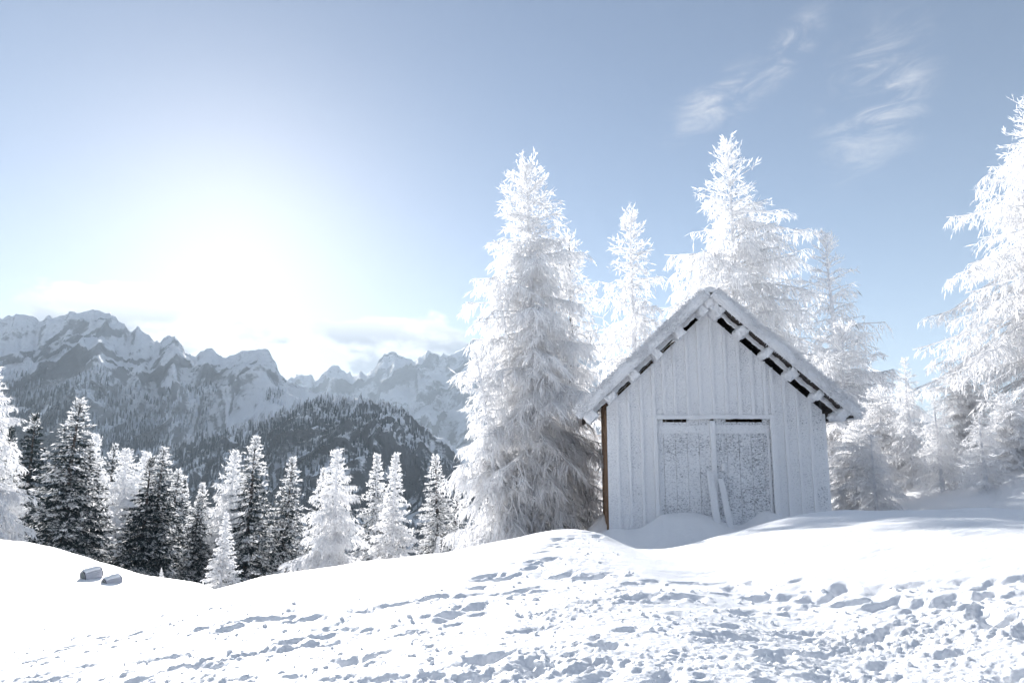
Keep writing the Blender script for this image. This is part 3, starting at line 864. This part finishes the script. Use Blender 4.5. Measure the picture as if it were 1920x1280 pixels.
    if larch:
        d = ax * rs.uniform(0.15, 0.9, (N, 1)) + np.array([0, 0, -1.0]) * rs.uniform(0.45, 1.25, (N, 1)) * (1 - tf) + np.array([0, 0, 0.5]) * tf + rs.normal(0, 0.38, (N, 3))
        ln = rs.uniform(0.14, 0.48, N) * (1 - 0.45 * tf[:, 0]) * (H / 12) ** 0.5
        wd = rs.uniform(0.011, 0.025, N) * twig * (H / 12) ** 0.5
        fr = np.repeat(np.clip(0.95 - (rs.uniform(0, 1, N) < 0.02) * 0.45, 0, 1), 4)
    else:
        d = ax * rs.uniform(0.5, 1.1, (N, 1)) + np.array([0, 0, -1.0]) * rs.uniform(-0.1, 0.6, (N, 1)) * (1 - tf) + np.array([0, 0, 0.6]) * tf + rs.normal(0, 0.42, (N, 3))
        ln = rs.uniform(0.12, 0.30, N) * (H / 12) ** 0.5
        wd = rs.uniform(0.026, 0.052, N) * twig * (H / 12) ** 0.5
        # frost sits on the outer and upper twigs
        rad_ = np.hypot(p[:, 0], p[:, 1]) / (R * np.interp(p[:, 2] / H, pt[:, 0], pt[:, 1]) + 0.2)
        patch = perlin(p[:, 0] * 1.5 + p[:, 2] * 1.1, p[:, 1] * 1.5 - p[:, 2] * 1.3, seed) + 0.5 * perlin(p[:, 0] * 4 + p[:, 2] * 3, p[:, 1] * 4 - p[:, 2] * 3, seed + 1)
        fr = np.repeat(np.clip(0.36 + 0.34 * np.clip(rad_, 0, 1.2) + 0.18 * tf[:, 0] + 0.34 * patch + rs.normal(0, 0.09, N), 0, 1), 4)
    d = norm(d)
    v, f = spikes(p, d, ln, wd, rs)
    chunks.append((v, f, fr))
    # leader shoot and its whorl of short spikes
    k = 26
    z = H * (1 - 0.07 * rs.uniform(0, 1, k) ** 0.8)
    c0 = np.stack([np.full(k, spine[-1, 0]), np.full(k, spine[-1, 1]), z], 1)
    ph = rs.uniform(0, 6.28, k)
    dd = norm(np.stack([np.cos(ph), np.sin(ph), rs.uniform(0.3, 1.3, k)], 1))
    v, f = spikes(c0, dd, (H - z) * 0.35 + rs.uniform(0.06, 0.2, k) * (H / 12), np.full(k, 0.018 * H / 12), rs)
    chunks.append((v, f, 1.0))
    return tm, crown_mesh('crown', chunks)

TREES = {}
def put_tree(mesh_pair, H0, px, py_top, Y, label, cat='larch tree', group=None, frost=0.5, bare=0.0, wide=1.0, rot=0.0, lift=0.0, name='larch_tree', bark=0.75, R0=None):
    """stand a tree on the ground so that its tip is seen at (px, py_top), Y metres ahead"""
    top = at(px, py_top, Y)
    zb = float(ground_z(top[0], top[1])) + lift
    k = (top[2] - zb) / H0
    t = thing(name, (top[0], top[1], zb), label, cat, rot, group)
    for nm, me in (('trunk', mesh_pair[0]), ('crown', mesh_pair[1])):
        o = add(nm, me, t)
        o.scale = (k * wide, k * wide, k)
        o.color = (bark, 0, 0, 1) if nm == 'trunk' else (frost, bare, 0, 1)
    return t

# --- the big larches round the hut
GL = 'frosted larches around the hut'
PL = ((0, 0.95), (0.10, 1.05), (0.25, 1.0), (0.45, 0.95), (0.62, 0.82), (0.75, 0.66), (0.86, 0.44), (0.94, 0.24), (1.0, 0.05))
L1 = make_tree(11.0, 2.9, 34, nb=190, twig=1.45, low=0.0, prof=((0, 1.0), (0.12, 1.0), (0.4, 0.74), (0.65, 0.48), (0.85, 0.22), (1, 0.03)), dens=1.0)
A = make_tree(15.0, 2.75, 21, nb=280, low=0.02, prof=PL, dens=1.2, lean=(-0.3, 0))
put_tree(A, 15.0, 1000, 305, 26.0, 'tall dense frosted larch just left of the hut, hung with drooping rime', group=GL, frost=0.55, rot=0.5)
B = make_tree(11.5, 2.4, 22, nb=130, low=0.05, prof=((0, 0.7), (0.2, 1.0), (0.5, 0.85), (0.8, 0.45), (1, 0.04)), dens=0.85)
put_tree(B, 11.5, 1066, 440, 27.5, 'thinner larch with dark stem between the tall larch and the hut', group=GL, frost=0.48, rot=1.9, bark=0.45)
B2 = make_tree(9.0, 2.1, 23, nb=120, low=0.02, prof=((0, 1.0), (0.3, 1.0), (0.6, 0.75), (0.85, 0.4), (1, 0.05)), dens=1.1, lean=(-1.2, 0))
put_tree(B2, 9.0, 948, 660, 25.0, 'lower larch at the foot of the tall larch, sweeping the snow', group=GL, frost=0.55, rot=0.2)
C = make_tree(19.0, 4.0, 24, nb=230, low=0.06, prof=((0, 0.8), (0.2, 1.0), (0.45, 1.0), (0.62, 0.92), (0.72, 0.72), (0.80, 0.42), (0.86, 0.30), (0.94, 0.17), (1.0, 0.02)), dens=0.95,
    boughs=((0.82, 0.35, 3.0, 0.10, 0.15), (0.79, 0.05, 3.3, 0.0, 0.2), (0.73, 0.1, 3.4, 0.05, 0.35), (0.52, -0.12, 7.2, -0.12, 0.32), (0.50, -0.3, 6.8, -0.15, 0.34), (0.47, 0.1, 7.6, -0.2, 0.25), (0.55, -0.02, 6.4, -0.05, 0.4), (0.45, -0.5, 6.0, -0.2, 0.3), (0.42, -0.2, 7.0, -0.1, 0.3)))
put_tree(C, 19.0, 1362, 262, 46.0, 'tallest larch right behind the hut roof, with long low boughs', group=GL, frost=0.5, rot=0.0)
Dm = make_tree(13.0, 1.9, 25, nb=170, low=0.06, prof=PL, dens=0.95)
put_tree(Dm, 13.0, 1180, 395, 36.0, 'slender pale larch behind the left slope of the hut roof', group=GL, frost=0.55, rot=2.2)
E = make_tree(12.0, 2.9, 26, nb=125, low=0.06, prof=((0, 0.9), (0.3, 1.0), (0.55, 0.78), (0.8, 0.42), (0.93, 0.2), (1, 0.03)), dens=0.75)
put_tree(E, 12.0, 1548, 435, 38.0, 'thin open larch standing clear of the roof on its right', group=GL, frost=0.5, rot=0.7)
Rg = make_tree(17.0, 6.6, 27, nb=300, low=0.04, prof=((0, 0.75), (0.15, 0.95), (0.3, 1.0), (0.45, 0.88), (0.57, 0.74), (0.68, 0.58), (0.8, 0.37), (0.92, 0.18), (1.0, 0.03)), dens=0.82)
put_tree(Rg, 17.0, 1945, 172, 25.0, 'giant white larch cut off by the edge of the picture', group=GL, frost=0.6, rot=2.9)
K = make_tree(8.0, 2.9, 41, nb=130, low=0.0, prof=((0, 1.0), (0.35, 1.05), (0.6, 0.85), (0.8, 0.6), (0.93, 0.3), (1, 0.06)), dens=0.9, twig=1.35, lean=(0.7, 0.2))
put_tree(K, 8.0, 1565, 612, 33.0, 'broad drooping larch whose boughs crowd the right slope of the roof', group=GL, frost=0.55, rot=0.4, wide=0.95)
put_tree(E, 12.0, 1694, 672, 25.5, 'short open larch between the hut and the giant larch', group=GL, frost=0.55, rot=3.6, wide=0.95)
put_tree(E, 12.0, 1632, 815, 23.0, 'shrubby larch against the right wall of the hut', group=GL, frost=0.62, bare=0.2, rot=2.0, wide=1.6)
put_tree(B, 11.5, 1752, 750, 23.5, 'broad low larch shrub with brown twigs below the giant larch', group=GL, frost=0.5, bare=0.35, rot=4.4, wide=1.7)
put_tree(B, 11.5, 1835, 775, 21.5, 'low bushy larch under the boughs of the giant larch', group=GL, frost=0.5, bare=0.3, rot=5.2, wide=1.9)
put_tree(K, 8, 1648, 730, 27.0, 'rounded white larch filling the gap beside the hut eave', group=GL, frost=0.55, rot=0.9, wide=1.3)
put_tree(K, 8, 1800, 690, 27.0, 'pale larch just behind the broad low shrub', group=GL, frost=0.56, bare=0.4, rot=3.3, wide=1.15)
put_tree(K, 8, 1592, 800, 25.5, 'low white larch tucked behind the right corner of the hut', group=GL, frost=0.54, bare=0.3, rot=5.0, wide=1.5)
put_tree(K, 8, 1900, 740, 22.0, 'nearest low white larch at the foot of the giant larch', group=GL, frost=0.56, bare=0.3, rot=2.4, wide=1.4)
put_tree(B2, 9.0, 1100, 830, 27.0, 'brown twigged young larch behind the left corner of the hut', group=GL, frost=0.54, bare=0.6, rot=1.0, wide=1.2)

# --- the stand of spruce and larch down the slope on the left
GS = 'spruces and larches on the slope'
PS = ((0, 0.85), (0.08, 1.0), (0.3, 0.85), (0.55, 0.58), (0.8, 0.26), (0.95, 0.07), (1, 0.02))
S1 = make_tree(14.0, 3.0, 31, 'spruce', nb=170, low=0.03, prof=PS, dens=0.85)
S2 = make_tree(14.0, 2.7, 32, 'spruce', nb=170, low=0.03, prof=PS, dens=0.85)
S3 = make_tree(10.0, 2.3, 33, 'spruce', nb=130, low=0.02, prof=((0, 1.0), (0.1, 1.0), (0.35, 0.72), (0.6, 0.44), (0.8, 0.2), (0.92, 0.07), (1, 0.02)), dens=0.9, twig=1.35)
stand = [  # mesh, own height, column and row of the tip, metres ahead, width, frost, label, kind
    (L1, 11, -22, 690, 30, 1.15, 0.60, 'white larch cut off at the edge of the picture above the snow mound', 'larch'),
    (S1, 14, 140, 748, 36, 1.12, 0.44, 'largest dark spruce, standing behind the snow mound', 'spruce'),
    (S2, 14, 62, 775, 48, 1.0, 0.22, 'dark spruce peering out behind the largest spruce', 'spruce'),
    (S1, 14, 30, 800, 60, 0.9, 0.20, 'small dark spruce top nearest the white larch at the edge', 'spruce'),
    (B, 11.5, 22, 850, 32, 1.0, 0.35, 'grey thin larch beneath the white larch at the edge', 'larch'),
    (S2, 14, 181, 826, 40, 1.0, 0.34, 'narrow dark spruce beside the largest spruce', 'spruce'),
    (L1, 11, 176, 815, 55, 0.9, 0.55, 'white larch top behind the narrow dark spruce', 'larch'),
    (S2, 14, 208, 832, 70, 0.9, 0.35, 'tiny distant spruce above the rounded white larches', 'spruce'),
    (L1, 11, 236, 842, 58, 1.25, 0.55, 'rounded white larch left of the twin spruces', 'larch'),
    (L1, 11, 258, 848, 62, 1.0, 0.55, 'second rounded white larch closest behind the twin spruces', 'larch'),
    (S1, 14, 274, 856, 39, 1.0, 0.36, 'shorter of the twin dark spruces', 'spruce'),
    (S2, 14, 300, 838, 40, 1.1, 0.42, 'taller of the twin dark spruces, with frosted tip', 'spruce'),
    (S1, 14, 328, 880, 56, 0.9, 0.46, 'grey frosted spruce close right of the twin spruces', 'spruce'),
    (S3, 10, 341, 893, 60, 0.8, 0.42, 'small grey spruce between two taller grey frosted spruces', 'spruce'),
    (S2, 14, 356, 906, 62, 0.8, 0.42, 'slim grey spruce third from the twin spruces', 'spruce'),
    (S1, 14, 368, 925, 44, 0.95, 0.40, 'dark spruce with low skirts behind the small white fir', 'spruce'),
    (S2, 14, 388, 905, 47, 0.9, 0.55, 'frosted spruce between dark skirts and tall white larch', 'spruce'),
    (L1, 11, 436, 845, 46, 1.0, 0.55, 'tall white larch standing just left of the spired spruce', 'larch'),
    (S2, 14, 470, 818, 43, 1.0, 0.50, 'tall spired spruce, pale above and dark below', 'spruce'),
    (S3, 10, 422, 962, 31, 1.05, 0.80, 'small all-white fir in front of the spired spruce', 'fir'),
    (S1, 14, 534, 857, 45, 0.9, 0.50, 'spruce standing alone right of the spired spruce', 'spruce'),
    (S2, 14, 597, 878, 52, 0.85, 0.55, 'slim grey spruce half hidden by the broad white larch', 'spruce'),
    (L1, 11, 626, 844, 33, 1.12, 0.62, 'broad white larch with a cross shaped tip, midway along the crest', 'larch'),
    (S3, 10, 702, 852, 44, 1.0, 0.72, 'white fir between the broad larch and the needle tipped fir', 'fir'),
    (S3, 10, 736, 850, 34, 1.0, 0.82, 'white fir with a long needle thin tip', 'fir'),
    (S1, 14, 826, 853, 37, 0.95, 0.66, 'frosted spruce nearest the tall larch', 'spruce'),
    (S2, 14, 851, 922, 38, 1.0, 0.62, 'lower frosted spruce tucked against the one nearest the tall larch', 'spruce'),
    (S3, 10, 304, 1064, 24, 1.0, 0.85, 'tiny white sapling in the dip of the crest', 'sapling'),
    (S3, 10, 345, 1086, 23, 1.5, 0.8, 'tiny bushy sapling on the crest below the dark skirts', 'sapling'),
    (S3, 10, 818, 1006, 28, 0.9, 0.85, 'tiny white sapling at the foot of the spruce nearest the tall larch', 'sapling'),
]
for i, (mp, h0, px, py, Y, wd, fr, lab, kd) in enumerate(stand):
    wd *= {'spruce': 1.28, 'larch': 1.12}.get(kd, 1.08)
    t_ = put_tree(mp, h0, px, py, Y, lab, kd if kd == 'sapling' else kd + (' tree'), GS, fr, 0.0, wd, i * 1.7, 0.0, {'larch': 'larch_tree', 'spruce': 'spruce_tree', 'fir': 'fir_tree', 'sapling': 'fir_sapling'}[kd], 0.35 + 0.3 * (kd != 'spruce'))
    t_.rotation_euler = (rad(2.5 * math.sin(i * 2.3)), rad(2.0 * math.cos(i * 1.7)), i * 1.7)

# ------------------------------------------------------------------ the woods on the far slopes: nobody could count them
def far_tree_mesh(seed, larch):
    rs = np.random.RandomState(seed)
    V, F = [], []
    off = 0
    tiers = 6
    for i in range(tiers):
        z0 = 0.06 + 0.80 * i / tiers; z1 = min(1.0, z0 + 0.34)
        r = (0.20 if larch else 0.17) * (1 - z0) ** 0.8 * rs.uniform(0.85, 1.15)
        k = 7
        a = np.arange(k * 2) * math.pi / k + rs.uniform(0, 3)
        rr = r * np.where(np.arange(k * 2) % 2, 0.55, 1.0) * rs.uniform(0.8, 1.2, k * 2)
        ring = np.stack([rr * np.cos(a), rr * np.sin(a), z0 + rs.uniform(-0.02, 0.02, k * 2)], 1)
        V.append(np.concatenate([ring, [[0, 0, z1]]])); n = 2 * k
        F += [(off + j, off + (j + 1) % n, off + n) for j in range(n)]
        off += n + 1
    me = mesh_from('far_tree', np.concatenate(V), np.array(F), FOREST)
    return me

def mat_forest():
    m, n, out = material('far_woods')
    oi = n.n('ShaderNodeObjectInfo')
    g = n.n('ShaderNodeNewGeometry'); s = n.n('ShaderNodeSeparateXYZ'); n.put(s.inputs[0], g.outputs['Normal'])
    at_ = n.n('ShaderNodeAttribute', attribute_name='rime', attribute_type='INSTANCER')
    r = n.math('ADD', at_.outputs['Fac'], n.math('MULTIPLY', n.math('SUBTRACT', oi.outputs['Random'], 0.5), 0.5))
    fr = n.ramp(n.math('ADD', r, n.math('MULTIPLY', n.noise(obj_co(n), 9.0, 3), 0.6)), 0.55, 1.05)
    col = n.mix(fr, (0.022, 0.035, 0.04, 1), (0.72, 0.75, 0.80, 1))
    principled(n, out, col, 0.9, 0.0)
    return m
FOREST = mat_forest()

def wood(name, pts, sizes, rime, src, label):
    me = bpy.data.meshes.new(name)
    me.from_pydata([tuple(map(float, p)) for p in pts], [], [])
    for nm, val in (('size', sizes), ('rime', rime)):
        a = me.attributes.new(nm, 'FLOAT', 'POINT'); a.data.foreach_set('value', np.asarray(val, np.float32))
    o = add(name, me)
    srco = bpy.data.objects.new(name + '_tree', src)          # only the shape that is repeated, not in the scene itself
    g = bpy.data.node_groups.new(name, 'GeometryNodeTree')
    g.interface.new_socket('Geometry', in_out='INPUT', socket_type='NodeSocketGeometry')
    g.interface.new_socket('Geometry', in_out='OUTPUT', socket_type='NodeSocketGeometry')
    N = g.nodes; Lk = g.links
    gi, go = N.new('NodeGroupInput'), N.new('NodeGroupOutput')
    oi = N.new('GeometryNodeObjectInfo'); oi.inputs['Object'].default_value = srco; oi.inputs['As Instance'].default_value = True
    ip = N.new('GeometryNodeInstanceOnPoints')
    na = N.new('GeometryNodeInputNamedAttribute'); na.data_type = 'FLOAT'; na.inputs['Name'].default_value = 'size'
    rv = N.new('FunctionNodeRandomValue'); rv.data_type = 'FLOAT_VECTOR'
    rv.inputs['Max'].default_value = (0.08, 0.08, 6.28)
    Lk.new(gi.outputs[0], ip.inputs['Points']); Lk.new(oi.outputs['Geometry'], ip.inputs['Instance'])
    Lk.new(na.outputs['Attribute'], ip.inputs['Scale']); Lk.new(rv.outputs['Value'], ip.inputs['Rotation'])
    Lk.new(ip.outputs[0], go.inputs[0])
    md = o.modifiers.new('woods', 'NODES'); md.node_group = g
    tag(o, label, 'woods', kind='stuff')

def scatter(V, t, n, seed, tmax, tmin=0.0):
    """random points on a mountain's front, up to the tree line"""
    rs = np.random.RandomState(seed)
    nr, nc = V.shape[:2]
    w_ = (V[1:, 0, 1] * 0 + 1)
    r = rs.uniform(0, 1, n) ** 0.8
    ti = np.searchsorted(t, tmin + (tmax - tmin) * r) ; ti = np.clip(ti, 1, nr - 2)
    cj = rs.randint(1, nc - 2, n)
    a, b = rs.uniform(0, 1, (2, n, 1))
    p = V[ti, cj] * (1 - a) * (1 - b) + V[ti, cj + 1] * a * (1 - b) + V[ti + 1, cj] * (1 - a) * b + V[ti + 1, cj + 1] * a * b
    du = V[ti, cj + 1] - V[ti, cj]; dv = V[ti + 1, cj] - V[ti, cj]
    nz = norm(np.cross(du, dv))[:, 2]
    return p, t[ti], np.abs(nz), rs

p, tt, nz, rs = scatter(V_L, T_L, 62000, 3, 0.86, 0.2)
line = 0.68 + 0.20 * fbm(p[:, 0] / 160, p[:, 1] / 160, 3, 0.5, 3)
ok = (tt < line) & (nz > 0.35) & (perlin(p[:, 0] / 70, p[:, 1] / 70, 9) > -0.62 - 0.4 * (tt < 0.5)) & (rs.uniform(0, 1, len(p)) < 1.35 - 0.95 * tt / 0.85)
ptree = p[ok] - np.array([0, 0, 0.5])
FT1, FT2 = far_tree_mesh(1, False), far_tree_mesh(2, True)
half = rs.uniform(0, 1, len(ptree)) < 0.6
rime = np.clip(-0.18 + 0.95 * tt[ok] + 0.25 * perlin(ptree[:, 0] / 90, ptree[:, 1] / 90, 4), 0, 1)
hh = rs.uniform(10, 17, len(ptree)) * (1 - 0.35 * tt[ok])
wood('spruce_forest', ptree[half], hh[half], rime[half], FT1, 'dark spruce forest covering the foot of the left massif')
wood('larch_forest', ptree[~half], hh[~half], rime[~half] + 0.12, FT2, 'greyish frosted larch woods mixed into the forest below the massif')
p, tt, nz, rs = scatter(V_C, T_C, 15000, 4, 1.0)
cl = smooth(-190, -130, p[:, 0])                       # bare rock towards the cliff end
ok = (((nz > 0.45) | (tt > 0.93)) & (perlin(p[:, 0] / 35, p[:, 1] / 35, 9) > -0.75 + 0.6 * cl)) & (rs.uniform(0, 1, len(p)) > 0.55 * cl)
ptree = p[ok] - np.array([0, 0, 0.4])
wood('ridge_forest', ptree, rs.uniform(5, 9, len(ptree)), np.clip(0.20 + 0.40 * smooth(0.85, 1.0, tt[ok]) + rs.uniform(-0.1, 0.1, len(ptree)), 0, 1), FT1, 'sparse dark forest on the cliff ridge with a frosted crest')

# ------------------------------------------------------------------ the cold hazy air
def build_haze():
    x0, x1, y0, y1, z0, z1 = -5600, 5600, -300, 4400, -330, 520
    v = [(x, y, z) for x in (x0, x1) for y in (y0, y1) for z in (z0, z1)]
    f = [(0, 1, 3, 2), (4, 6, 7, 5), (0, 4, 5, 1), (2, 3, 7, 6), (0, 2, 6, 4), (1, 5, 7, 3)]
    m, n, out = material('haze')
    pv = n.n('ShaderNodeVolumePrincipled')
    pv.inputs['Color'].default_value = (0.70, 0.85, 1.0, 1)
    pv.inputs['Density'].default_value = HAZE
    pv.inputs['Anisotropy'].default_value = 0.05
    n.t.links.new(pv.outputs[0], out.inputs['Volume'])
    o = add('haze', mesh_from('haze', v, f, m))
    tag(o, 'pale cold haze that veils the far mountains', 'haze', kind='stuff')
HAZE = 2.3e-4
build_haze()
